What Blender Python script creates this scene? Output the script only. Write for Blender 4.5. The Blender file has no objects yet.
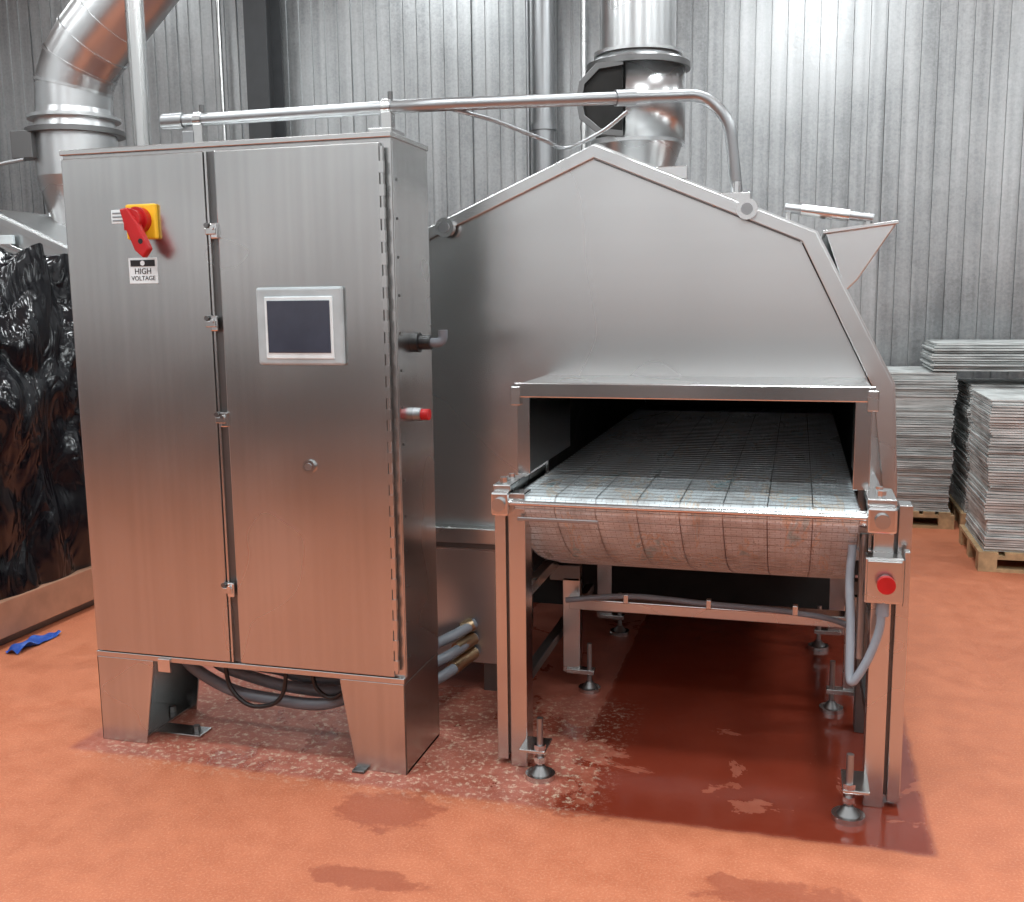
import bpy, bmesh, math, random
from mathutils import Vector, Matrix, noise
random.seed(7)
sc=bpy.context.scene
col=sc.collection

# ---------------------------------------------------------------- materials
class NT:
    def __init__(s,name):
        s.m=bpy.data.materials.new(name); s.m.use_nodes=True
        s.n=s.m.node_tree; s.b=s.n.nodes['Principled BSDF']
    def node(s,t,**k):
        n=s.n.nodes.new(t)
        for a,v in k.items(): setattr(n,a,v)
        return n
    def link(s,a,b): s.n.links.new(a,b)
    def _in(s,sock,v):
        if v is None: return
        if isinstance(v,(int,float)): sock.default_value=v
        elif isinstance(v,tuple):
            sock.default_value=v if len(v)==len(sock.default_value) else (*v,1)
        else: s.link(v,sock)
    def math(s,op,a,b=None,c=None,clamp=False):
        n=s.node('ShaderNodeMath',operation=op); n.use_clamp=clamp
        s._in(n.inputs[0],a); s._in(n.inputs[1],b)
        if c is not None: s._in(n.inputs[2],c)
        return n.outputs[0]
    def noise(s,vec,scale=5,detail=3,rough=.5,dist=0):
        n=s.node('ShaderNodeTexNoise'); s.link(vec,n.inputs['Vector'])
        n.inputs['Scale'].default_value=scale;n.inputs['Detail'].default_value=detail
        n.inputs['Roughness'].default_value=rough;n.inputs['Distortion'].default_value=dist
        return n.outputs['Fac']
    def mapping(s,vec,scale=(1,1,1),loc=(0,0,0),rot=(0,0,0)):
        n=s.node('ShaderNodeMapping'); s.link(vec,n.inputs['Vector'])
        n.inputs['Scale'].default_value=scale;n.inputs['Location'].default_value=loc;n.inputs['Rotation'].default_value=rot
        return n.outputs[0]
    def ramp(s,fac,stops):
        n=s.node('ShaderNodeValToRGB'); s.link(fac,n.inputs[0])
        e=n.color_ramp.elements
        while len(e)<len(stops): e.new(.5)
        for i,(p,c) in enumerate(stops):
            e[i].position=p
            e[i].color=(c,c,c,1) if isinstance(c,(int,float)) else (*c,1)
        return n.outputs[0]
    def mix(s,f,a,b):
        n=s.node('ShaderNodeMix',data_type='RGBA')
        s._in(n.inputs[0],f); s._in(n.inputs[6],a); s._in(n.inputs[7],b)
        return n.outputs[2]
    def smooth(s,v,lo,hi):
        n=s.node('ShaderNodeMapRange',interpolation_type='SMOOTHSTEP')
        s._in(n.inputs[0],v); n.inputs[1].default_value=lo;n.inputs[2].default_value=hi
        return n.outputs[0]
    def bump(s,h,strength=.2,dist=.01):
        n=s.node('ShaderNodeBump'); n.inputs['Strength'].default_value=strength;n.inputs['Distance'].default_value=dist
        s.link(h,n.inputs['Height']); s.link(n.outputs[0],s.b.inputs['Normal'])
    def objc(s): return s.node('ShaderNodeTexCoord').outputs['Object']
    def set(s,**k):
        names={'color':'Base Color','metal':'Metallic','rough':'Roughness','ior':'IOR'}
        for a,v in k.items(): s._in(s.b.inputs[names[a]],v)
        return s

def plain(name,c,rough=.5,metal=0,var=.12,scale=12):
    t=NT(name); o=t.objc(); n=t.noise(o,scale,4)
    lo=tuple(x*(1-var) for x in c); hi=tuple(min(1,x*(1+var)) for x in c)
    t.set(color=t.ramp(n,[(.3,lo),(.7,hi)]),metal=metal,rough=t.ramp(n,[(.3,rough*.85),(.7,min(1,rough*1.15))]))
    return t.m
def steel(name,c=(.60,.60,.58),r0=.22,r1=.36,brush=(50,50,.8),smudge=1.6,var=.90,bw=.08):
    t=NT(name); o=t.objc()
    br=t.noise(t.mapping(o,brush),1.0,0)
    sm=t.noise(o,smudge,2,.45,.3)
    mixn=t.math('ADD',t.math('MULTIPLY',sm,1-bw),t.math('MULTIPLY',br,bw))
    dark=tuple(x*var for x in c)
    t.set(color=t.ramp(mixn,[(.35,dark),(.65,c)]),metal=1.0,rough=t.ramp(sm,[(.3,r0),(.7,r1)]))
    return t.m
M={}
M['cab']=steel('brushed_steel_cabinet',(.61,.615,.61),.23,.29,var=.82,bw=.22)
M['oven']=steel('brushed_steel_oven',(.70,.71,.71),.24,.32,brush=(.8,30,30),smudge=.8,var=.84,bw=.05)
M['steel']=steel('steel_frame',(.63,.635,.63),.20,.30)
M['shine']=steel('polished_steel',(.75,.755,.755),.12,.22)
M['duct']=steel('duct_steel',(.64,.65,.655),.24,.34,brush=(10,10,10))
M['darksteel']=steel('dark_steel',(.20,.20,.20),.35,.5)
M['column']=plain('column_dark_paint',(.045,.047,.05),.5)
M['galv']=steel('galvanised_pipe',(.38,.39,.40),.32,.46,brush=(20,20,20))
M['inside']=plain('shade_black',(.016,.015,.014),.8,.0)  # flat black puts the shade of hollows and underside into the colour
M['black']=plain('black_plastic',(.012,.012,.013),.35)
M['rubber']=plain('grey_hose_rubber',(.13,.14,.16),.45)
M['greypipe']=plain('grey_conduit',(.25,.28,.32),.4)
M['red']=plain('red_plastic',(.45,.008,.010),.35)
M['yellow']=plain('yellow_plastic',(.85,.50,.02),.4)
M['white']=plain('white_label',(.68,.76,.78),.5)
M['bezel']=plain('light_grey_bezel',(.41,.47,.49),.4)
M['screen']=plain('screen_glass',(.045,.052,.075),.14)
M['wood']=plain('pallet_wood',(.42,.28,.15),.7,0,.3,20)
M['tan']=plain('tan_base_panel',(.42,.22,.14),.45)
M['blue']=plain('blue_sheet',(.015,.08,.38),.4)
M['ceil']=plain('ceiling_paint',(.50,.56,.59),.6)
M['fwall']=plain('painted_wall_panel',(.64,.69,.71),.5,0,.05,2)
M['refl_band']=plain('added_dark_band',(.075,.078,.08),.6,0,.2,3)  # dark tone for the added band behind the camera
M['brass']=steel('brass_fitting',(.50,.36,.22),.3,.4)
# black plastic film
t=NT('black_wrap'); o=t.objc(); n1=t.noise(t.mapping(o,(1,1,.5)),6,2,.5,1.0)
r1=t.math('ABSOLUTE',t.math('SUBTRACT',n1,.5))
t.set(color=(.005,.005,.007),rough=.14); t.bump(r1,.55,.08); M['wrap']=t.m
# wall panel
t=NT('ribbed_wall_panel'); o=t.objc()
n=t.noise(o,.8,4,.6); sp=t.noise(o,55,3,.7); st=t.noise(t.mapping(o,(14,14,.4)),1,3)
f=t.math('ADD',t.math('MULTIPLY',n,.4),t.math('ADD',t.math('MULTIPLY',sp,.25),t.math('MULTIPLY',st,.35)))
t.set(color=t.ramp(f,[(.36,(.23,.24,.245)),(.5,(.38,.39,.395)),(.64,(.52,.53,.535))]),metal=.7,rough=t.ramp(sp,[(.35,.28),(.65,.45)]))
t.bump(sp,.12,.004); M['wall']=t.m
# tray edges
t=NT('stacked_trays'); o=t.objc(); n=t.noise(t.mapping(o,(4,4,70)),1,3,.6); n2=t.noise(o,6,3)
t.set(color=t.ramp(t.math('ADD',t.math('MULTIPLY',n,.7),t.math('MULTIPLY',n2,.3)),[(.35,(.24,.245,.24)),(.52,(.50,.52,.51)),(.68,(.72,.74,.73))]),metal=.1,rough=.5); M['tray']=t.m
# belt
t=NT('wire_mesh_belt'); uv=t.node('ShaderNodeUVMap').outputs[0]
bk=t.node('ShaderNodeTexBrick'); t.link(uv,bk.inputs['Vector']); bk.inputs['Scale'].default_value=1
bk.inputs['Brick Width'].default_value=.034; bk.inputs['Row Height'].default_value=.0127; bk.inputs['Mortar Size'].default_value=.0012; bk.inputs['Mortar Smooth'].default_value=.5
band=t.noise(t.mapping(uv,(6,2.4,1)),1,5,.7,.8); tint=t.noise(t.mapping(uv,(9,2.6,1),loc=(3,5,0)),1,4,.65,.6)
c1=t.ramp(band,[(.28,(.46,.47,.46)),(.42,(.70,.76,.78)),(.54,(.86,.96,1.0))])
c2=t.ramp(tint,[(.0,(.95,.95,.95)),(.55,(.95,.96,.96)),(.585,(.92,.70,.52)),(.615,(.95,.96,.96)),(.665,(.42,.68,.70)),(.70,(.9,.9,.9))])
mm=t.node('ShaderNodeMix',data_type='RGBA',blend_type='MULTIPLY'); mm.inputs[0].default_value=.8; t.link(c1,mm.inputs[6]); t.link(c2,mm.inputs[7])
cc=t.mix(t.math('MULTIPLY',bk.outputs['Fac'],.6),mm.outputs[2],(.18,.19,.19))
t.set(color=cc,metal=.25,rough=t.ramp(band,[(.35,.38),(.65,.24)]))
M['belt']=t.m
# floor
t=NT('red_epoxy_floor'); g=t.node('ShaderNodeNewGeometry').outputs['Position']
sx=t.node('ShaderNodeSeparateXYZ'); t.link(g,sx.inputs[0]); X,Y=sx.outputs[0],sx.outputs[1]
grain=t.noise(g,130,3,.7); mid=t.noise(g,9,5,.65); big=t.noise(g,.9,4,.6)
nz=t.noise(g,3.2,6,.62,.4); nz2=t.noise(g,11,5,.65)
dry=t.mix(t.smooth(mid,.30,.72),(.455,.134,.062),(.535,.172,.083))
dry=t.mix(t.math('MULTIPLY',t.smooth(big,.42,.65),.4),dry,(.38,.105,.05))
dry=t.mix(t.math('MULTIPLY',t.smooth(grain,.45,.75),.35),dry,(.78,.40,.24))
wob=t.math('MULTIPLY',t.math('SUBTRACT',nz2,.5),.03)
Xw=t.math('ADD',X,wob);Yw=t.math('ADD',Y,wob)
def inr(x0,x1,y0,y1,s=.02):
    a=t.smooth(Xw,x0-s,x0+s); b=t.math('SUBTRACT',1,t.smooth(Xw,x1-s,x1+s))
    c=t.smooth(Yw,y0-s,y0+s); d=t.math('SUBTRACT',1,t.smooth(Yw,y1-s,y1+s))
    return t.math('MULTIPLY',t.math('MULTIPLY',a,b),t.math('MULTIPLY',c,d))
pad=inr(-2.5,.42,2.93,6.5)
wetrect=inr(-.70,.42,2.93,6.5,.02)
wet=t.math('MULTIPLY',wetrect,t.smooth(t.math('ADD',t.math('ADD',nz,t.math('MULTIPLY',t.smooth(X,-.8,-.25),.07)),t.math('MULTIPLY',t.smooth(Y,3.2,4.0),.12)),.475,.51))
wetB=t.math('MULTIPLY',pad,t.smooth(nz,.55,.61))
def spot(cx,cy,rx,ry):
    dx=t.math('DIVIDE',t.math('SUBTRACT',X,cx),rx); dy=t.math('DIVIDE',t.math('SUBTRACT',Y,cy),ry)
    d=t.math('ADD',t.math('MULTIPLY',dx,dx),t.math('MULTIPLY',dy,dy))
    d=t.math('ADD',d,t.math('MULTIPLY',t.math('SUBTRACT',nz2,.5),4.5)); d=t.math('ADD',d,t.math('MULTIPLY',t.math('SUBTRACT',nz,.5),2.0))
    return t.math('SUBTRACT',1,t.smooth(d,.6,1.25))
sp=None
for a in [(-1.22,2.78,.16,.12),(-1.12,2.42,.16,.05),(.02,2.62,.24,.07),(-.62,2.97,.2,.07)]:
    q=spot(*a); sp=q if sp is None else t.math('MAXIMUM',sp,q)
c=t.mix(t.math('MULTIPLY',pad,.85),dry,t.mix(t.smooth(mid,.35,.65),(.29,.075,.050),(.40,.135,.098)))
c=t.mix(t.math('MULTIPLY',wetB,.6),c,(.22,.045,.028))
c=t.mix(t.math('MULTIPLY',sp,.6),c,(.26,.055,.026))
c=t.mix(t.math('MULTIPLY',wetrect,.45),c,(.26,.06,.028))
c=t.mix(t.math('MULTIPLY',wet,.88),c,(.175,.024,.011))
pw=t.math('MULTIPLY',inr(-2.4,-.6,2.92,3.8,.10),t.smooth(t.noise(g,40,4,.8),.51,.64))
c=t.mix(t.math('MULTIPLY',pw,.6),c,(.72,.62,.46))
wetall=t.math('MAXIMUM',wet,t.math('MULTIPLY',wetB,.8))
r=t.math('SUBTRACT',t.ramp(mid,[(.3,.45),(.7,.62)]),t.math('MULTIPLY',wetall,.36))
r=t.math('SUBTRACT',r,t.math('MULTIPLY',pad,.08))
t.set(color=c,rough=r)
t.bump(t.math('MULTIPLY',grain,t.math('SUBTRACT',1,t.math('MULTIPLY',wetall,.85))),.35,.004); M['floor']=t.m

# ---------------------------------------------------------------- helpers
def group(name,loc=(0,0,0)):
    e=bpy.data.objects.new(name,None); e.location=loc; e.empty_display_size=.1; col.objects.link(e); return e
def finish(name,me,mat,parent,smooth=False,bevel=0):
    ob=bpy.data.objects.new(name,me); col.objects.link(ob)
    if mat is not None: me.materials.append(M[mat] if isinstance(mat,str) else mat)
    if smooth:
        for p in me.polygons: p.use_smooth=True
        try:
            me.set_sharp_from_angle(angle=math.radians(40))
        except Exception: pass
    if parent is not None:
        ob.parent=parent; ob.matrix_parent_inverse=Matrix.Translation(-Vector(parent.location))
    if bevel:
        b=ob.modifiers.new('bev','BEVEL'); b.width=bevel; b.segments=2; b.limit_method='ANGLE'
    return ob
def box(name,x0,x1,y0,y1,z0,z1,mat,parent,bevel=.003):
    v=[(x,y,z) for x in (x0,x1) for y in (y0,y1) for z in (z0,z1)]
    f=[(0,1,3,2),(4,6,7,5),(0,4,5,1),(2,3,7,6),(0,2,6,4),(1,5,7,3)]
    me=bpy.data.meshes.new(name); me.from_pydata(v,[],f)
    return finish(name,me,mat,parent,False,bevel)
def prism(name,pts,a0,a1,mat,parent,axis='y',bevel=.002):
    n=len(pts)
    def P(p,a):
        return {'y':(p[0],a,p[1]),'x':(a,p[0],p[1]),'z':(p[0],p[1],a)}[axis]
    v=[P(p,a0) for p in pts]+[P(p,a1) for p in pts]
    f=[tuple(range(n)),tuple(range(2*n-1,n-1,-1))]+[(i,i+n,(i+1)%n+n,(i+1)%n) for i in range(n)]
    me=bpy.data.meshes.new(name); me.from_pydata(v,[],f)
    bm=bmesh.new(); bm.from_mesh(me); bmesh.ops.recalc_face_normals(bm,faces=bm.faces); bm.to_mesh(me); bm.free()
    return finish(name,me,mat,parent,False,bevel)
def ring(name,outer,inner,y0,y1,mat,parent):
    """picture-frame strip between two outlines of the same vertex count"""
    n=len(outer); v=[]
    for (lst,y) in ((outer,y0),(inner,y0),(outer,y1),(inner,y1)): v+=[(p[0],y,p[1]) for p in lst]
    f=[]
    for i in range(n):
        j=(i+1)%n
        f+= [(i,j,n+j,n+i),(2*n+i,3*n+i,3*n+j,2*n+j),(i,2*n+i,2*n+j,j),(n+i,n+j,3*n+j,3*n+i)]
    me=bpy.data.meshes.new(name); me.from_pydata(v,[],f)
    bm=bmesh.new(); bm.from_mesh(me); bmesh.ops.recalc_face_normals(bm,faces=bm.faces); bm.to_mesh(me); bm.free()
    return finish(name,me,mat,parent,False,.002)
def cone(name,p0,p1,r0,r1,mat,parent,seg=28,caps=True):
    p0=Vector(p0);p1=Vector(p1);d=(p1-p0);L=d.length
    bm=bmesh.new()
    bmesh.ops.create_cone(bm,cap_ends=caps,segments=seg,radius1=r0,radius2=r1,depth=L)
    q=Vector((0,0,1)).rotation_difference(d.normalized())
    bmesh.ops.transform(bm,matrix=Matrix.Translation((p0+p1)/2)@q.to_matrix().to_4x4(),verts=bm.verts)
    me=bpy.data.meshes.new(name); bm.to_mesh(me); bm.free()
    return finish(name,me,mat,parent,True)
def cyl(name,p0,p1,r,mat,parent,seg=24): return cone(name,p0,p1,r,r,mat,parent,seg)
def catmull(pts,k=8):
    P=[Vector(p) for p in pts]; P=[P[0]*2-P[1]]+P+[P[-1]*2-P[-2]]; out=[]
    for i in range(1,len(P)-2):
        a,b,c,d=P[i-1:i+3]
        for s in range(k):
            u=s/k; out.append(.5*((2*b)+(c-a)*u+(2*a-5*b+4*c-d)*u*u+(3*b-a-3*c+d)*u**3))
    out.append(P[-2]); return out
def fillet(pts,r,k=7):
    """straight runs with rounded bends"""
    P=[Vector(p) for p in pts]; out=[P[0]]
    for i in range(1,len(P)-1):
        a,b,c=P[i-1:i+2]; u=(a-b);w=(c-b)
        rr=min(r,u.length*.49,w.length*.49); s=b+u.normalized()*rr; e=b+w.normalized()*rr
        for j in range(k+1):
            q=j/k; out.append((1-q)**2*s+2*q*(1-q)*b+q*q*e)
    out.append(P[-1]); return out
def tube(name,pts,r,mat,parent,bend=None,res=5):
    pp=fillet(pts,bend) if bend else catmull(pts)
    cu=bpy.data.curves.new(name,'CURVE'); cu.dimensions='3D'; cu.bevel_depth=r; cu.bevel_resolution=res; cu.use_fill_caps=True
    s=cu.splines.new('POLY'); s.points.add(len(pp)-1)
    for i,p in enumerate(pp): s.points[i].co=(*p,1)
    tmp=bpy.data.objects.new('tmp',cu); col.objects.link(tmp)
    dg=bpy.context.evaluated_depsgraph_get(); me=bpy.data.meshes.new_from_object(tmp.evaluated_get(dg))
    bpy.data.objects.remove(tmp); me.name=name
    return finish(name,me,mat,parent,True)
def boxes(name,lst,mat,parent):
    v=[];f=[]
    for (x0,x1,y0,y1,z0,z1) in lst:
        b=len(v); v+=[(x,y,z) for x in (x0,x1) for y in (y0,y1) for z in (z0,z1)]
        f+=[tuple(i+b for i in q) for q in [(0,1,3,2),(4,6,7,5),(0,4,5,1),(2,3,7,6),(0,2,6,4),(1,5,7,3)]]
    me=bpy.data.meshes.new(name); me.from_pydata(v,[],f)
    return finish(name,me,mat,parent)
def text(name,s,size,loc,mat,parent):
    cu=bpy.data.curves.new(name,'FONT'); cu.body=s; cu.size=size; cu.align_x='CENTER'; cu.align_y='CENTER'; cu.extrude=.0004
    tmp=bpy.data.objects.new('tmp',cu); col.objects.link(tmp)
    dg=bpy.context.evaluated_depsgraph_get(); me=bpy.data.meshes.new_from_object(tmp.evaluated_get(dg)); bpy.data.objects.remove(tmp)
    me.transform(Matrix.Translation(loc)@Matrix.Rotation(math.radians(90),4,'X'))
    return finish(name,me,mat,parent)

# ---------------------------------------------------------------- room
XL,XR,YB,YF,H=-9.,5.,8.3,-2.0,5.0
box('floor',XL,XR,YF,YB,-.1,0,'floor',None,0)
box('ceiling',XL,XR,YF,YB,H,H+.1,'ceil',None,0)
def ribwall(name,a0,a1,fixed,axis,sgn):
    prof=[];a=a0;k=0
    while a<a1-1e-6:
        d=.022 if k%9==0 else .010; w=.014
        prof+=[(a,0),(a+.0,d),(a+w,d),(a+w+.004,0)]
        a+=.118;k+=1
    prof.append((a1,0)); v=[];f=[]
    for (a,d) in prof:
        for z in (0,H):
            v.append((a,fixed+sgn*d,z) if axis=='y' else (fixed+sgn*d,a,z))
    n=len(prof)
    for i in range(n-1): f.append((2*i,2*i+2,2*i+3,2*i+1))
    b=len(v)
    for (a,z) in ((a0,0),(a1,0),(a1,H),(a0,H)): v.append((a,fixed+sgn*.1,z) if axis=='y' else (fixed+sgn*.1,a,z))
    f.append((b,b+1,b+2,b+3))
    me=bpy.data.meshes.new(name); me.from_pydata(v,[],f)
    finish(name,me,'wall',None)
ribwall('wall_back',XL,XR,YB,'y',1)
ribwall('wall_left',YF,YB,XL,'x',-1)
ribwall('wall_right',YF,YB,XR,'x',1)
box('wall_front',XL,XR,YF-.1,YF,0,H,'fwall',None,0)
box('reflection_band_1',XL,XR,YF,YF+.04,0,1.35,'refl_band',None,0)  # added unseen dark band, darkens the reflections in the steel fronts

# ---------------------------------------------------------------- control cabinet
cab=group('control_cabinet',(-1.83,3.2,0))
x0,x1,y0,y1,z0,z1=-2.43,-1.23,3.045,3.37,.32,2.10
box('body',x0,x1,y0,y1,z0,z1,'cab',cab,.004)
box('top_drip_edge',x0-.004,x1+.004,y0-.012,y1+.004,z1-.012,z1+.006,'steel',cab)
box('door_left',x0+.008,-1.878,3.023,3.043,.345,2.075,'cab',cab,.005)
box('door_right',-1.838,-1.262,3.023,3.043,.345,2.075,'cab',cab,.005)
box('door_gap',-1.876,-1.842,3.038,3.0455,.345,2.075,'darksteel',cab,0)
box('door_gap_lip',-1.874,-1.866,3.026,3.045,.345,2.075,'steel',cab,.001)
box('bottom_sill',x0,x1,3.028,3.046,.32,.341,'steel',cab)
# piano hinge
cyl('hinge_barrel',(-1.254,3.026,.36),(-1.254,3.026,2.06),.007,'steel',cab,12)
boxes('hinge_knuckles',[(-1.262,-1.246,3.017,3.03,z,z+.035) for z in [.37+.07*i for i in range(24)]],'steel',cab)
boxes('hinge_screws',[(-1.2295,-1.227,3.075,3.083,z,z+.008) for z in [.4+.12*i for i in range(14)]],'darksteel',cab)
box('side_flange',-1.2305,-1.2275,3.05,3.066,.34,2.08,'steel',cab,.001)
for i,(x,z) in enumerate([(-1.845,1.82),(-1.862,1.52),(-1.845,1.20),(-1.855,.61)]):
    box('latch_%d'%i,x-.013,x+.013,3.010,3.026,z-.026,z+.026,'shine',cab,.005)
    box('latch_tab_%d'%i,x-.028,x+.010,3.004,3.014,z-.012,z+.010,'steel',cab,.003)
    cyl('latch_screw_%d'%i,(x,3.014,z+.010),(x,3.000,z+.010),.007,'shine',cab,10)
    cyl('latch_pin_%d'%i,(x-.022,3.022,z+.018),(x-.022,3.002,z+.018),.008,'darksteel',cab,10)
# touch screen
box('touchscreen_bezel',-1.70,-1.395,3.004,3.024,1.385,1.635,'bezel',cab,.008)
box('touchscreen_frame',-1.668,-1.427,3.0005,3.006,1.405,1.605,'white',cab,.003)
box('touchscreen_glass',-1.658,-1.437,2.998,3.002,1.425,1.592,'screen',cab,.001)
# lock
cyl('door_lock',(-1.54,3.025,1.05),(-1.54,3.012,1.05),.022,'shine',cab)
cyl('door_lock_core',(-1.54,3.013,1.05),(-1.54,3.008,1.05),.012,'galv',cab)
# isolator
box('isolator_plate',-2.17,-2.055,3.006,3.024,1.80,1.915,'yellow',cab,.006)
cyl('isolator_boss',(-2.112,3.01,1.862),(-2.112,2.98,1.862),.042,'red',cab)
cyl('isolator_hub',(-2.112,2.985,1.862),(-2.112,2.955,1.862),.032,'red',cab)
prism('isolator_handle',[(-2.15,1.895),(-2.12,1.90),(-2.085,1.85),(-2.045,1.765),(-2.07,1.735),(-2.10,1.76),(-2.13,1.83)],2.945,2.972,'red',cab,'y',.006)
boxes('isolator_ribs',[(-2.166+i*.012,-2.160+i*.012,2.99,3.007,1.83,1.895) for i in range(3)],'red',cab)
cyl('isolator_padlock_hole',(-2.075,2.9445,1.79),(-2.075,2.95,1.79),.009,'black',cab,12)
box('warning_label',-2.18,-2.07,3.0205,3.0235,1.655,1.74,'white',cab,.001)
boxes('warning_header',[(-2.172,-2.078,3.0195,3.0207,1.712,1.733)],'black',cab)
cyl('warning_oval',(-2.125,3.0197,1.7225),(-2.125,3.0188,1.7225),.0085,'white',cab,20)
text('warning_text_high','HIGH',.027,(-2.125,3.020,1.695),'black',cab)
text('warning_text_voltage','VOLTAGE',.021,(-2.125,3.020,1.672),'black',cab)
box('rating_label',-2.235,-2.178,3.0205,3.0235,1.855,1.90,'white',cab,.001)
boxes('rating_lines',[(-2.23,-2.185,3.0198,3.0206,z,z+.005) for z in (1.862,1.874,1.886)],'galv',cab)
# legs
def leg(side):
    s=1 if side=='right' else -1
    xe=x1 if s>0 else x0
    wt=.235;wb=.185
    prism('leg_%s_front'%side,[(xe,.32),(xe,.0),(xe-s*wb,.0),(xe-s*wt,.305),(xe-s*wt,.32)],3.03,3.036,'cab',cab)
    prism('leg_%s_rear'%side,[(xe,.32),(xe,.0),(xe-s*wb,.0),(xe-s*wt,.32)],3.352,3.358,'cab',cab)
    box('leg_%s_side'%side,min(xe,xe-s*.006),max(xe,xe-s*.006),3.03,3.358,0,.32,'cab',cab,.002)
    box('leg_%s_foot_plate'%side,min(xe,xe-s*.16),max(xe,xe-s*.16),3.036,3.35,0,.012,'steel',cab,.002)
    cyl('leg_%s_anchor'%side,(xe-s*.12,3.10,.01),(xe-s*.12,3.10,.035),.014,'darksteel',cab,6)
    cyl('leg_%s_anchor_rear'%side,(xe-s*.12,3.29,.01),(xe-s*.12,3.29,.035),.014,'darksteel',cab,6)
leg('left');leg('right')
box('anchor_tab_left',-2.27,-2.08,3.12,3.2,0,.01,'steel',cab)
cyl('anchor_bolt_left',(-2.12,3.16,.01),(-2.12,3.16,.03),.014,'darksteel',cab,6)
box('anchor_tab_right',-1.42,-1.375,3.0,3.035,0,.01,'darksteel',cab)
box('base_clip_left',-2.17,-2.12,3.02,3.03,.285,.335,'shine',cab)
# under cables
for i,(a,b,zz,yy) in enumerate([(-2.16,-1.44,.17,3.15),(-2.08,-1.40,.20,3.2),(-2.0,-1.46,.22,3.25)]):
    tube('hose_%d'%i,[(a,yy,.33),(a+.05,yy,.26),(a+.2,yy,zz+.02),((a+b)/2,yy,zz),(b-.15,yy,zz),(b,yy+.02,.24),(b+.05,yy+.03,.33)],.022,'rubber',cab)
tube('cable_loop',[(-1.95,3.1,.33),(-1.93,3.1,.22),(-1.86,3.1,.16),(-1.77,3.1,.17),(-1.72,3.1,.22),(-1.7,3.1,.33)],.008,'black',cab)
tube('cable_loop_b',[(-1.62,3.12,.33),(-1.6,3.12,.24),(-1.54,3.12,.21),(-1.48,3.12,.26),(-1.46,3.12,.33)],.008,'black',cab)
# side fittings
cyl('selector_collar',(-1.232,3.19,1.45),(-1.205,3.19,1.45),.033,'black',cab)
cyl('selector_knob',(-1.206,3.19,1.45),(-1.165,3.19,1.45),.024,'black',cab)
tube('selector_elbow',[(-1.17,3.19,1.45),(-1.14,3.195,1.45),(-1.128,3.20,1.465),(-1.128,3.20,1.49)],.016,'rubber',cab)
cyl('reset_collar',(-1.232,3.19,1.21),(-1.205,3.19,1.21),.023,'galv',cab)
cyl('reset_button',(-1.206,3.19,1.21),(-1.178,3.19,1.21),.019,'red',cab)
# top conduit supports
for i,x in enumerate((-1.99,-1.30)):
    box('conduit_bracket_%d'%i,x-.018,x+.018,3.18,3.22,2.105,2.19,'steel',cab)
    cyl('conduit_clamp_%d'%i,(x-.015,3.2,2.207),(x+.015,3.2,2.207),.027,'steel',cab,16)
    cyl('conduit_clamp_bolt_%d'%i,(x+.01,3.2,2.22),(x+.01,3.2,2.255),.009,'darksteel',cab,8)
box('top_box',-1.345,-1.265,3.14,3.26,2.105,2.135,'steel',cab)
box('top_bracket_left',-2.05,-2.00,3.18,3.22,2.105,2.17,'galv',cab)

# ---------------------------------------------------------------- overhead conduit
cd=group('overhead_conduit',(-1.2,3.3,2.2))
tube('pipe',[(-2.11,3.2,2.207),(-1.2,3.2,2.207),(-.34,3.75,2.285),(-.25,3.75,2.20),(-.22,3.76,1.95)],.021,'galv',cd,bend=.13)
cyl('end_cap',(-2.13,3.2,2.207),(-2.05,3.2,2.207),.027,'galv',cd)
for i,(a,b) in enumerate([((-.62,3.571,2.2595),(-.56,3.609,2.265))]): cyl('coupling_%d'%i,a,b,.027,'galv',cd)
tube('thin_line',[(-1.1,3.27,2.2),(-1.0,3.4,2.18),(-.88,3.6,2.14),(-.83,3.75,2.13),(-.70,3.75,2.18),(-.6,3.72,2.24)],.007,'galv',cd)

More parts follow.
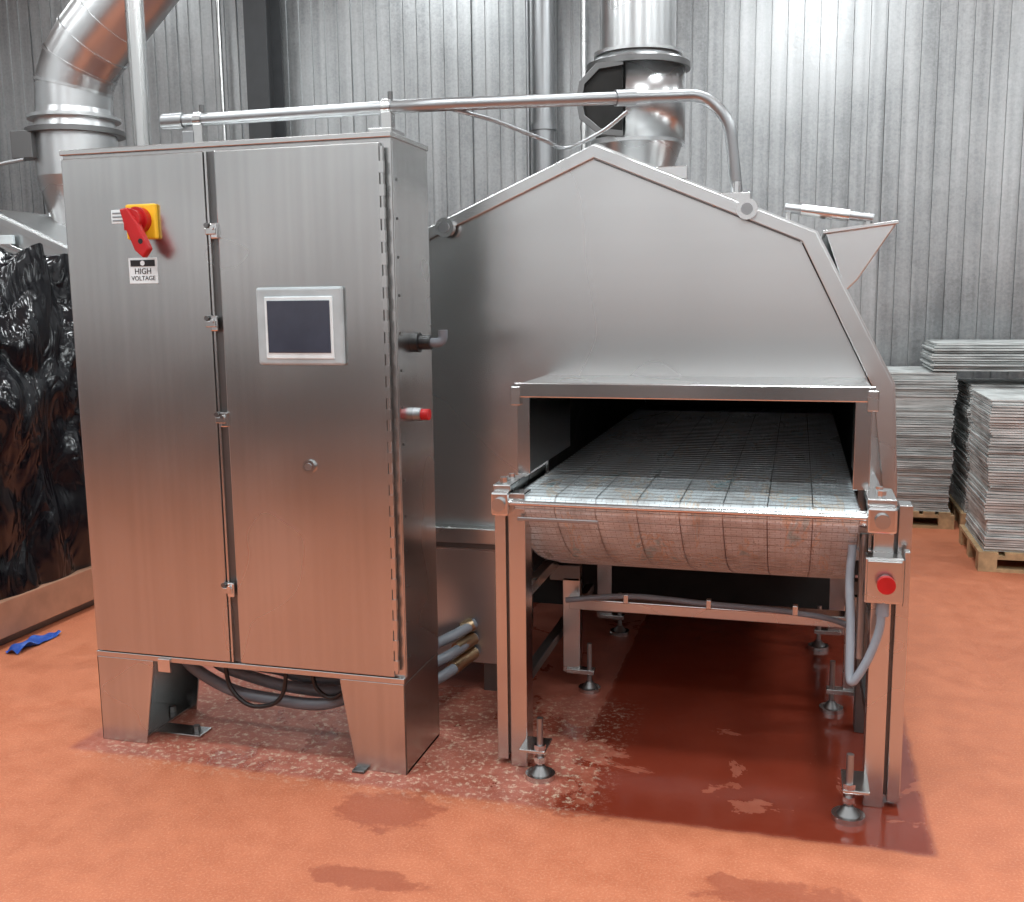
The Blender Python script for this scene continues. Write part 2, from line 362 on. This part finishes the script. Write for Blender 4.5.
# ---------------------------------------------------------------- oven
def oven(cx,yf,yr,opening,name):
    g=group(name,(cx,(yf+yr)/2,0))
    R=[(1.06,.66),(1.06,.92),(1.04,1.28),(.77,1.80),(0,2.13)]
    out=[(cx+a,z) for a,z in R]+[(cx-a,z) for a,z in R[-2::-1]]
    Ri=[(1.02,.70),(1.02,.92),(.975,1.27),(.725,1.775),(0,2.085)]
    inn=[(cx+a,z) for a,z in Ri]+[(cx-a,z) for a,z in Ri[-2::-1]]
    n=len(out)
    # shell skin (roof and sides)
    v=[(p[0],yf+.02,p[1]) for p in out]+[(p[0],yr,p[1]) for p in out]
    f=[(i,i+1,n+i+1,n+i) for i in range(n-1)]+[tuple(range(n,2*n))]+[(n-1,0,n,2*n-1)]
    me=bpy.data.meshes.new('shell'); me.from_pydata(v,[],f); sh=finish('shell',me,'oven',g)
    so=sh.modifiers.new('s','SOLIDIFY'); so.thickness=.02; so.offset=0
    ring('front_rim',out,inn,yf-.02,yf+.03,'oven',g)
    # front plate pieces
    if opening:
        a,b,zt,zb=opening
        pl=yf
        prism('plate_left',[(cx-1.02,.70),(cx-1.02,.92),(cx-.975,1.27),(cx-.725,1.775),(a,2.085-(cx-a)*.4276),(a,.70)],pl,pl+.01,'oven',g,'y',0)
        prism('plate_top',[(a,zt),(a,2.085-(cx-a)*.4276),(cx,2.085),(b,2.085-(b-cx)*.4276) if b<cx+.725 else (cx+.725,1.775)]+([(b,1.775-(b-cx-.725)*2.02)] if b>cx+.725 else [])+[(b,zt)],pl,pl+.01,'oven',g,'y',0)
        prism('plate_right',[(b,.70),(b,1.775-(b-cx-.725)*2.02),(cx+.975,1.27),(cx+1.02,.92),(cx+1.02,.70)],pl,pl+.01,'oven',g,'y',0)
        # inner chamber
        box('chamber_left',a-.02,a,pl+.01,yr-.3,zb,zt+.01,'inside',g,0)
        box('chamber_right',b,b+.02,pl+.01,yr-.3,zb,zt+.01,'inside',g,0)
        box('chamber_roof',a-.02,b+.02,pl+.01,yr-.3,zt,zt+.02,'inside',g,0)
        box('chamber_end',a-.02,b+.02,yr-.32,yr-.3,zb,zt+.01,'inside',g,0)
    else:
        prism('plate',inn,yf,yf+.01,'oven',g,'y',0)
    return g
ov=oven(-.72,3.72,6.6,(-.90,.22,1.27,.60),'conveyor_oven')
# dark joint inside rim on the right bevel
prism('bevel_joint',[(.005,1.765),(.012,1.775),(.262,1.272),(.252,1.268)],3.712,3.7195,'black',ov,'y',0)
prism('roof_joint',[(-.72,2.083),(-.72,2.078),(.0,1.77),(.0,1.776)],3.712,3.7195,'darksteel',ov,'y',0)
for i,(x,z) in enumerate([(-1.28,1.855),(-.18,1.885)]):
    cyl('roof_knob_%d'%i,(x,3.70,z),(x,3.672,z),.036,'shine',ov)
    cyl('roof_knob_core_%d'%i,(x,3.675,z),(x,3.668,z),.020,'galv',ov)
box('roof_bracket_a',-.50,-.39,3.72,3.86,2.0,2.045,'shine',ov)
box('roof_bracket_b',-.30,-.17,3.71,3.80,1.90,1.945,'shine',ov)
cyl('roof_bracket_bolt',(-.22,3.75,1.94),(-.22,3.75,1.985),.016,'shine',ov)
# opened side flap (wedge) and its gas strut
prism('side_flap',[(.085,1.80),(.315,1.828),(.195,1.64),(.155,1.60)],3.78,4.9,'oven',ov,'y',.004)
prism('side_flap_edge',[(.075,1.812),(.322,1.838),(.322,1.828),(.075,1.80)],3.77,4.9,'shine',ov,'y',.001)
cyl('gas_strut',(-.055,3.8,1.893),(.24,3.8,1.848),.016,'galv',ov)
cyl('gas_strut_collar',(.0,3.8,1.8845),(.16,3.8,1.860),.021,'steel',ov)
box('gas_strut_foot',-.052,-.034,3.79,3.81,1.80,1.90,'steel',ov)
box('gas_strut_foot_b',.215,.232,3.79,3.81,1.82,1.865,'steel',ov)
# skirt, ledge and lower burner box
box('lower_ledge',-1.74,-1.00,3.66,3.74,.655,.715,'steel',ov,.004)
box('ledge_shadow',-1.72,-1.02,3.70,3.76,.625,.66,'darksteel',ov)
box('burner_box',-1.74,-1.10,3.78,4.25,.13,.62,'oven',ov,.004)
box('burner_box_lip',-1.74,-1.08,3.765,3.80,.60,.63,'shine',ov)
boxes('burner_box_feet',[(-1.7,-1.64,3.82,3.88,0,.13),(-1.2,-1.14,3.82,3.88,0,.13),(-1.7,-1.64,4.15,4.21,0,.13),(-1.2,-1.14,4.15,4.21,0,.13)],'darksteel',ov)
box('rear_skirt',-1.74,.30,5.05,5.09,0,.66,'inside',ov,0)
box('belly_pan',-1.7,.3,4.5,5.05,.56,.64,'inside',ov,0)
box('leg_front_right',.24,.32,3.75,3.83,0,.66,'darksteel',ov)
boxes('legs_rear',[(.24,.32,6.4,6.5,0,.66),(-1.76,-1.68,6.4,6.5,0,.66)],'darksteel',ov)
# exhaust stack
ct=(-.73,4.8)
def vc(name,za,zb,ra,rb,mat,par,c=ct,seg=40): return cone(name,(c[0],c[1],za),(c[0],c[1],zb),ra,rb,mat,par,seg)
vc('stack_base_cone',1.95,2.28,.09,.205,'duct',ov)
vc('stack_base_collar',2.27,2.295,.213,.213,'duct',ov)
vc('stack_shade_core',2.28,2.61,.19,.19,'inside',ov)  # solid drum, the hood's inner shade painted on as black
# cut-away hood around the draught opening
def shell_arc(name,c,r,za,zb,a0,a1,mat,par,seg=40):
    v=[];f=[]
    for i in range(seg+1):
        a=a0+(a1-a0)*i/seg
        for rr,z in ((r,za),(r,zb)): v.append((c[0]+rr*math.cos(a),c[1]+rr*math.sin(a),z))
    for i in range(seg): f.append((2*i,2*i+2,2*i+3,2*i+1))
    me=bpy.data.meshes.new(name); me.from_pydata(v,[],f); o=finish(name,me,mat,par,True)
    s=o.modifiers.new('s','SOLIDIFY'); s.thickness=.006; return o
shell_arc('stack_hood',ct,.214,2.285,2.60,math.radians(-100),math.radians(100),'duct',ov)
# folded half-octagon cheek around the draught opening
oct_o=[(-.03,2.285),(-.14,2.30),(-.225,2.37),(-.24,2.45),(-.225,2.53),(-.15,2.60),(-.03,2.61)]
oct_i=[(-.03,2.31),(-.13,2.325),(-.20,2.385),(-.212,2.45),(-.20,2.515),(-.135,2.575),(-.03,2.585)]
prism('stack_opening_shade',[(ct[0]+a,b) for a,b in oct_i],ct[1]-.205,ct[1]+.1,'inside',ov,'y',0)  # solid black plug, shade of the opening put into its colour
ring('stack_opening_lip',[(ct[0]+a,b) for a,b in oct_o],[(ct[0]+a,b) for a,b in oct_i],ct[1]-.225,ct[1]-.10,'darksteel',ov)
vc('stack_flange',2.60,2.625,.235,.235,'darksteel',ov)
vc('stack_flange_upper',2.66,2.675,.2,.2,'duct',ov)
vc('stack_taper',2.62,2.67,.225,.172,'duct',ov)
vc('stack_pipe',2.66,5.0,.168,.168,'duct',ov)
vc('stack_seam',3.35,3.37,.174,.174,'duct',ov)

# left oven with bent duct
ov2=oven(-4.5,4.96,7.6,None,'conveyor_oven')
box('base',-5.5,-3.5,5.1,7.5,0,.66,'darksteel',ov2,0)
prism('hood_rail',[(-4.5,2.00),(-4.5,1.975),(-3.80,1.69),(-3.80,1.715)],4.925,4.945,'shine',ov2,'y',.002)
prism('hood_rail_low',[(-4.5,1.86),(-4.5,1.84),(-3.72,1.53),(-3.72,1.55)],4.925,4.945,'steel',ov2,'y',.002)
box('hood_label',-4.40,-4.30,4.92,4.94,1.93,1.98,'white',ov2)
tube('side_line',[(-5.2,5.25,2.40),(-4.8,5.25,2.41),(-4.5,5.3,2.45)],.012,'galv',ov2)
lc=(-4.32,5.55)
vc('duct_cone',1.85,2.36,.12,.24,'duct',ov2,lc)
vc('duct_box',2.36,2.62,.24,.24,'duct',ov2,lc)
box('duct_damper',lc[0]-.27,lc[0]-.12,5.30,5.42,2.46,2.62,'darksteel',ov2)
vc('duct_flange',2.61,2.64,.29,.29,'darksteel',ov2,lc)
vc('duct_flange_upper',2.70,2.72,.27,.27,'duct',ov2,lc)
vc('duct_collar',2.64,2.78,.235,.22,'duct',ov2,lc)
path=[(-4.32,5.55,2.76),(-4.31,5.55,2.90),(-4.25,5.55,3.03),(-4.15,5.55,3.15),(-4.02,5.55,3.27),(-2.2,5.55,4.9)]
for i in range(len(path)-1):
    cyl('duct_gore_%d'%i,path[i],path[i+1],.222,'duct',ov2,40)
    if i:
        a=Vector(path[i]);d=(Vector(path[i+1])-Vector(path[i-1])).normalized()
        cyl('duct_seam_%d'%i,a-d*.008,a+d*.008,.229,'duct',ov2,40)
# ---------------------------------------------------------------- conveyor
cv=group('belt_conveyor',(-.34,3.7,0))
BX0,BX1=-.885,.195
path=[(6.1,.945),(3.26,.945)]
for i in range(9):
    a=math.radians(90+i*180/8*.80); path.append((3.215+.032*math.cos(a),.913+.032*math.sin(a)))
sl=catmull([(0,path[-1][0],path[-1][1]),(0,3.27,.815),(0,3.39,.725),(0,3.56,.645),(0,3.78,.575),(0,3.93,.53),(0,4.1,.505)],6)
path+=[(p.y,p.z) for p in sl[1:]]+[(5.0,.50)]
# resample
dense=[]
for i in range(len(path)-1):
    a=Vector(path[i]);b=Vector(path[i+1]);n=max(1,int((b-a).length/.05))
    for k in range(n): dense.append(a+(b-a)*k/n)
dense.append(Vector(path[-1]))
s=0;S=[0]
for i in range(1,len(dense)): s+=(dense[i]-dense[i-1]).length; S.append(s)
NX=12;v=[];f=[];uvs=[]
for i,p in enumerate(dense):
    for j in range(NX+1):
        x=BX0+(BX1-BX0)*j/NX
        v.append((x,p.x,p.y)); uvs.append((x,S[i]))
for i in range(len(dense)-1):
    for j in range(NX):
        a=i*(NX+1)+j; f.append((a,a+1,a+NX+2,a+NX+1))
me=bpy.data.meshes.new('mesh_belt'); me.from_pydata(v,[],f)
ul=me.uv_layers.new(name='UVMap')
for l in me.loops: ul.data[l.index].uv=uvs[l.vertex_index]
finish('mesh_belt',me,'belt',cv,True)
# cross rods and lengthwise links of the belt
def along(d):
    for i in range(1,len(S)):
        if S[i]>=d:
            u=(d-S[i-1])/(S[i]-S[i-1]); return dense[i-1].lerp(dense[i],u),(dense[i]-dense[i-1]).normalized()
    return dense[-1],(dense[-1]-dense[-2]).normalized()
def outward(p,tg):
    o=Vector((tg.y,-tg.x))
    if p.y>.92: return o if o.y>0 else -o
    return o if (o.y<0 or (abs(o.y)<.05 and o.x<0)) else -o
v=[];f=[]
d=.3
while d<S[-1]-.6:
    p,tg=along(d); c=p+outward(p,tg)*.0003
    b=len(v)
    for x in (BX0-.004,BX1+.004):
        for k in range(5):
            a=2*math.pi*k/5; v.append((x,c.x+.0016*math.cos(a),c.y+.0016*math.sin(a)))
    for k in range(5): f.append((b+k,b+(k+1)%5,b+5+(k+1)%5,b+5+k))
    d+=.0508
me=bpy.data.meshes.new('belt_cross_rods'); me.from_pydata(v,[],f); finish('belt_cross_rods',me,'galv',cv,True)
v=[];f=[]
nl=8
for j in range(0,nl+1):
    x=BX0+(BX1-BX0)*j/nl
    base=len(v)
    for i,p in enumerate(dense):
        a=dense[max(0,i-1)];b_=dense[min(len(dense)-1,i+1)];tg=(b_-a).normalized()
        q=p+outward(p,tg)*.002
        for dx in (-.0013,.0013): v.append((x+dx,q.x,q.y))
    for i in range(len(dense)-1):
        k=base+2*i; f.append((k,k+1,k+3,k+2))
me=bpy.data.meshes.new('belt_links'); me.from_pydata(v,[],f); o=finish('belt_links',me,'galv',cv)
cyl('front_roller',(-.93,3.215,.913),(.24,3.215,.913),.026,'steel',cv)
cyl('front_guide_rod',(-.93,3.172,.925),(.24,3.172,.925),.009,'shine',cv,12)
# side rails
for nm,xa,xb in (('left',-.945,-.905),('right',.235,.275)):
    box('rail_%s'%nm,xa,xb,3.22,3.72,.86,.97,'steel',cv)
    box('rail_%s_deep'%nm,xa+.01,xb-.01,3.715,3.90,.86,.96,'steel',cv)
# legs
def cleg(nm,xa,xb,s):
    w=(xb-xa)
    box('leg_%s_bar_outer'%nm,*( (xa,xa+w*.36) if s<0 else (xb-w*.36,xb) ),3.19,3.27,.02,.965,'steel',cv)
    box('leg_%s_bar_inner'%nm,*( (xa+w*.46,xb) if s<0 else (xa,xb-w*.46) ),3.185,3.27,.0,.955,'steel',cv)
    box('leg_%s_web'%nm,xa+.01,xb-.01,3.215,3.26,.03,.95,'darksteel',cv)
cleg('left',-.957,-.85,-1); cleg('right',.238,.347,1)
for nm,x,s,yy in (('left',-.79,-1,3.125),('right',.19,1,3.09)):
    cyl('foot_%s_disc'%nm,(x,yy,0),(x,yy,.018),.05,'steel',cv)
    cone('foot_%s_dome'%nm,(x,yy,.018),(x,yy,.045),.035,.014,'darksteel',cv)
    cyl('foot_%s_rod'%nm,(x,yy,.03),(x,yy,.21),.011,'galv',cv,12)
    cyl('foot_%s_nut'%nm,(x,yy,.055),(x,yy,.075),.02,'shine',cv,6)
    cyl('foot_%s_nut_top'%nm,(x,yy,.10),(x,yy,.117),.02,'shine',cv,6)
    if s<0: box('foot_left_bracket',-.86,x+.02,yy-.015,3.22,.088,.10,'steel',cv)
    else: box('foot_right_bracket',x-.02,.25,yy-.015,3.22,.088,.10,'steel',cv)
for i,(x,y) in enumerate([(-.78,3.92),(.165,3.94),(.13,4.66),(-.78,4.66)]):
    cyl('rear_foot_disc_%d'%i,(x,y,0),(x,y,.016),.045,'steel',cv)
    cyl('rear_foot_rod_%d'%i,(x,y,.01),(x,y,.20),.010,'galv',cv,12)
    cone('rear_foot_dome_%d'%i,(x,y,.016),(x,y,.04),.03,.013,'darksteel',cv)
    left=x<-.3
    xx=x-.075 if left else x+.075
    box('rear_leg_%d'%i,xx-.035,xx+.035,y,y+.05,.07,.47,'steel',cv)
    if left: box('rear_leg_gusset_%d'%i,-.945,xx+.035,y,y+.05,.455,.52,'darksteel',cv)
    else: box('rear_leg_gusset_%d'%i,xx-.035,.29,y,y+.05,.455,.52,'darksteel',cv)
    box('rear_foot_bracket_%d'%i,min(x,xx)-.02,max(x,xx)+.02,y-.015,y+.03,.07,.09,'steel',cv)
for nm,x in (('left',-.925),('right',.27)):
    box('side_stringer_%s'%nm,x-.02,x+.02,3.26,4.66,.52,.56,'steel',cv)
    box('side_stringer_low_%s'%nm,x-.02,x+.02,3.26,4.66,.20,.235,'darksteel',cv)
box('cross_member',-.86,.235,3.90,3.94,.345,.395,'steel',cv)
box('cross_member_lip',-.86,.235,3.86,3.94,.395,.402,'shine',cv)
box('cross_member_rear',-.86,.2,4.66,4.70,.33,.38,'darksteel',cv)
tube('cross_conduit',[(-.86,3.84,.40),(-.6,3.85,.43),(-.3,3.85,.42),(0,3.85,.41),(.2,3.84,.38),(.24,3.8,.30)],.011,'greypipe',cv)
for i,x in enumerate((-.62,-.3,.02)): box('conduit_clip_%d'%i,x-.010,x+.010,3.838,3.865,.40,.438,'steel',cv)
# head bearing blocks
for nm,xa,xb in (('left',-.955,-.895),('right',.215,.30)):
    box('bearing_%s'%nm,xa,xb,3.14,3.24,.885,.965,'shine',cv,.008)
    cyl('bearing_cap_%s'%nm,((xa+xb)/2,3.142,.925),((xa+xb)/2,3.122,.925),.022,'steel',cv)
    box('take_up_plate_%s'%nm,xa-.0,xb+.0,3.17,3.36,.963,.985,'steel',cv,.004)
    cyl('take_up_bolt_%s'%nm,((xa+xb)/2,3.2,.98),((xa+xb)/2,3.2,1.005),.014,'shine',cv,6)
    cyl('take_up_bolt2_%s'%nm,((xa+xb)/2,3.3,.98),((xa+xb)/2,3.3,1.0),.012,'shine',cv,6)
prism('guard_left',[(3.22,.96),(3.22,.80),(3.30,.84),(3.36,.96)],-.93,-.92,'steel',cv,'x')
box('front_nameplate',-.87,-.60,3.158,3.164,.868,.882,'galv',cv)
# e-stop
box('estop_box',.212,.322,3.11,3.185,.68,.82,'steel',cv,.006)
box('estop_box_cover',.218,.316,3.104,3.112,.687,.813,'steel',cv,.004)
cyl('estop_collar',(.270,3.104,.748),(.270,3.085,.748),.022,'shine',cv)
cyl('estop_button',(.270,3.088,.748),(.270,3.066,.748),.026,'red',cv)
box('estop_ears',.322,.338,3.12,3.16,.67,.84,'steel',cv)
tube('estop_conduit',[(.265,3.13,.68),(.26,3.12,.60),(.235,3.11,.52),(.205,3.10,.46),(.185,3.10,.435),(.18,3.12,.47),(.18,3.16,.60),(.175,3.20,.72),(.18,3.22,.83)],.013,'greypipe',cv)
cyl('estop_gland',(.267,3.13,.685),(.267,3.13,.64),.019,'greypipe',cv)
cyl('sensor_post',(.215,3.25,.46),(.215,3.25,.86),.013,'galv',cv,12)
# tunnel hood over the infeed
box('tunnel_roof',-.905,.228,3.30,3.735,1.283,1.305,'steel',cv,.003)
box('tunnel_roof_lip',-.912,.235,3.285,3.30,1.262,1.312,'shine',cv,.004)
box('tunnel_wall_left',-.895,-.870,3.31,3.98,1.00,1.262,'steel',cv,.002)
box('tunnel_front_left',-.905,-.860,3.298,3.31,1.00,1.265,'shine',cv,.003)
box('tunnel_wall_right',.195,.222,3.31,3.735,.99,1.283,'steel',cv,.002)
box('tunnel_front_right',.178,.228,3.298,3.31,.985,1.265,'shine',cv,.003)
box('tunnel_ear_left',-.922,-.888,3.278,3.31,1.235,1.30,'steel',cv,.004)
box('tunnel_ear_right',.212,.245,3.278,3.31,1.235,1.30,'steel',cv,.004)

# ---------------------------------------------------------------- hoses behind cabinet
hs=group('flexible_hoses',(-1.3,3.7,.2))
for i,(z,ya) in enumerate([(.27,3.62),(.21,3.55),(.15,3.50)]):
    tube('hose_%d'%i,[(-1.55,ya-.05,z-.10),(-1.40,ya,z-.05),(-1.28,ya+.08,z),(-1.22,3.77,z+.03)],.021,'greypipe',hs)
    cyl('fitting_%d'%i,(-1.265,ya+.12,z+.01),(-1.225,3.765,z+.028),.027,'brass',hs)

# ---------------------------------------------------------------- black wrapped bulk on the left
wr=group('plastic_wrapped_pallet',(-4.1,4.2,0))
bm=bmesh.new(); bmesh.ops.create_cube(bm,size=1)
bmesh.ops.transform(bm,matrix=Matrix.Translation((-4.1,4.12,1.0))@Matrix.Diagonal((1.08,1.38,1.66,1)),verts=bm.verts)
bmesh.ops.subdivide_edges(bm,edges=bm.edges,cuts=56,use_grid_fill=True)
for q in bm.verts:
    p=q.co.copy()
    n1=noise.noise(p*2.2); n2=abs(noise.noise(Vector((p.x*3.5+p.z,p.y*3.5+1,p.z*1.6)))); n3=abs(noise.noise(Vector((p.x*7,p.y*7-p.z*2,p.z*3))))
    low=min(1,max(0,(p.z-.2)/.3))
    amt=(.05*n1+.14*(n2-.25)+.05*(n3-.25))*(.4+.6*low)
    c=Vector((-4.1,4.12,1.0)); dirv=Vector(((p.x-c.x)/.54,(p.y-c.y)/.69,(p.z-c.z)/.83))
    q.co+=Vector((dirv.x**3,dirv.y**3,dirv.z**3 if dirv.z>0 else 0))*amt
    if p.z>1.2:  # slumped shoulders
        k=(p.z-1.2)/.63; q.co.z-= .6*k*max(0,(4.22-p.y))+.55*k*max(0,-3.72-p.x); q.co.x-= .10*k*k*max(0,dirv.x)
me=bpy.data.meshes.new('wrap'); bm.to_mesh(me); bm.free(); finish('wrap',me,'wrap',wr,True)
box('base_panel',-4.6,-3.53,3.45,4.84,.05,.22,'tan',wr)
boxes('skids',[(-4.6,-4.5,3.5,4.8,0,.05),(-3.68,-3.58,3.5,4.8,0,.05)],'darksteel',wr)
bm=bmesh.new(); bmesh.ops.create_grid(bm,x_segments=20,y_segments=20,size=.5)
bmesh.ops.transform(bm,matrix=Matrix.Translation((-3.44,3.86,.02))@Matrix.Diagonal((.08,.30,1,1)),verts=bm.verts)
for q in bm.verts: q.co.z=.004+.05*abs(noise.noise(q.co*14)); q.co.x+=.03*noise.noise(q.co*7)
me=bpy.data.meshes.new('blue_plastic_sheet'); bm.to_mesh(me); bm.free(); finish('blue_plastic_sheet',me,'blue',None,True)

# ---------------------------------------------------------------- wall pipes & posts
def vpipe(name,x,y,r,mat,z0=0,z1=5.0):
    g=group(name,(x,y,z0)); cyl('pipe',(x,y,z0),(x,y,z1),r,mat,g)
    for i,z in enumerate((1.4,2.9,4.2)):
        cyl('collar_%d'%i,(x,y,z),(x,y,z+.05),r*1.2,mat,g)
    return g
vpipe('galvanised_pipe',-1.98,8.12,.085,'galv')
vpipe('wall_conduit',-2.13,8.22,.018,'galv')
vpipe('wall_conduit',-1.68,8.22,.022,'steel')
vpipe('wall_conduit',-4.86,8.2,.02,'steel')
g=group('steel_post',(-2.60,3.75,0)); cyl('tube',(-2.60,3.75,0),(-2.60,3.75,5.0),.036,'steel',g); cyl('base_plate',(-2.60,3.75,0),(-2.60,3.75,.012),.08,'steel',g)
cl=group('steel_column',(-4.4,8.1,0))
box('web',-4.41,-4.39,8.0,8.24,0,5,'column',cl,0)
box('flange_front',-4.5,-4.3,7.98,8.0,0,5,'column',cl,0)
box('flange_rear',-4.5,-4.3,8.24,8.26,0,5,'column',cl,0)
box('base_plate',-4.55,-4.25,7.95,8.28,0,.02,'column',cl,0)

# ---------------------------------------------------------------- tray stacks
def pallet(g,x0,x1,y0,y1):
    b=[]
    n=7;w=(x1-x0)
    for i in range(n): b.append((x0+i*w/n,x0+i*w/n+w/n*.75,y0,y1,.095,.115))
    for k in range(3):
        yy=y0+k*(y1-y0-.09)/2; b.append((x0,x1,yy,yy+.09,.075,.095)); b.append((x0,x1,yy,yy+.09,0,.018))
        for j in range(3):
            xx=x0+j*(w-.1)/2; b.append((xx,xx+.1,yy,yy+.09,.018,.075))
    boxes('pallet',b,'wood',g)
def stack(name,x0,x1,y0,y1,zt,cols=1,zb=.115):
    g=group(name,((x0+x1)/2,(y0+y1)/2,0)); pallet(g,x0-.02,x1+.02,y0-.02,y1+.02)
    b=[];w=(x1-x0)/cols
    for c in range(cols):
        z=zb;dx=0;dy=0
        top=zt-random.random()*.05
        while z<top:
            h=random.uniform(.012,.02); dx=dx*.8+random.uniform(-.008,.008); dy=dy*.8+random.uniform(-.012,.012)
            b.append((x0+c*w+.008+dx,x0+(c+1)*w-.008+dx,y0+.01+dy,y1-.01+dy,z,z+h*.72)); z+=h
            if random.random()<.07: dx+=random.uniform(-.015,.015)
        b.append((x0+c*w+.02,x0+(c+1)*w-.02,y0+.03,y1-.03,zb,top-.02))
    boxes('trays',b,'tray',g)
    return g
stack('tray_stack',.38,1.04,7.35,8.0,1.07,1)
g=stack('tray_stack',1.12,1.78,7.35,8.0,.98,1)
b=[];z=1.075
while z<1.25:
    d=random.uniform(-.02,.02); b.append((.88+d,1.72+d,7.36+d,7.98+d,z,z+.012)); z+=.017
boxes('top_trays',b,'tray',g)
stack('tray_stack',1.06,2.0,6.25,6.95,1.02,2)

# ---------------------------------------------------------------- lighting
for ly in (-.6,2.0,4.4,6.9):
    for lx in (-6.6,-3.2,.2,3.6):
        g=group('ceiling_light',(lx,ly,4.9))
        box('housing',lx-.65,lx+.65,ly-.2,ly+.2,4.9,5.0,'white',g)
        ld=bpy.data.lights.new('lamp','AREA'); ld.shape='RECTANGLE'; ld.size=1.2; ld.size_y=.34
        e=70 if ly<5 else 54
        if lx<-5 and ly>4: e=20
        ld.energy=e; ld.color=(.93,.985,1)
        lo=bpy.data.objects.new('lamp',ld); col.objects.link(lo); lo.location=(lx,ly,4.885)
        lo.parent=g; lo.matrix_parent_inverse=Matrix.Translation(-Vector(g.location))
w=bpy.data.worlds.new('w'); sc.world=w; w.use_nodes=True; w.node_tree.nodes['Background'].inputs[0].default_value=(.5,.52,.55,1); w.node_tree.nodes['Background'].inputs[1].default_value=.3
sc.view_settings.view_transform='Standard'

# ---------------------------------------------------------------- camera
f=1020.;yaw=math.radians(15.64);p=math.radians(8.5);r=math.radians(0.7);h=1.59
F0=Vector((-math.sin(yaw),math.cos(yaw),0));R0=Vector((math.cos(yaw),math.sin(yaw),0));Z=Vector((0,0,1))
F=F0*math.cos(p)-Z*math.sin(p);U=F0*math.sin(p)+Z*math.cos(p)
R=R0*math.cos(r)-U*math.sin(r);U2=U*math.cos(r)+R0*math.sin(r)
cam=bpy.data.cameras.new('camera');co=bpy.data.objects.new('camera',cam);col.objects.link(co)
cam.sensor_width=36;cam.sensor_fit='HORIZONTAL';cam.lens=36*f/1024
mt=Matrix(((R.x,U2.x,-F.x,0),(R.y,U2.y,-F.y,0),(R.z,U2.z,-F.z,h),(0,0,0,1)))
co.matrix_world=mt
sc.camera=co
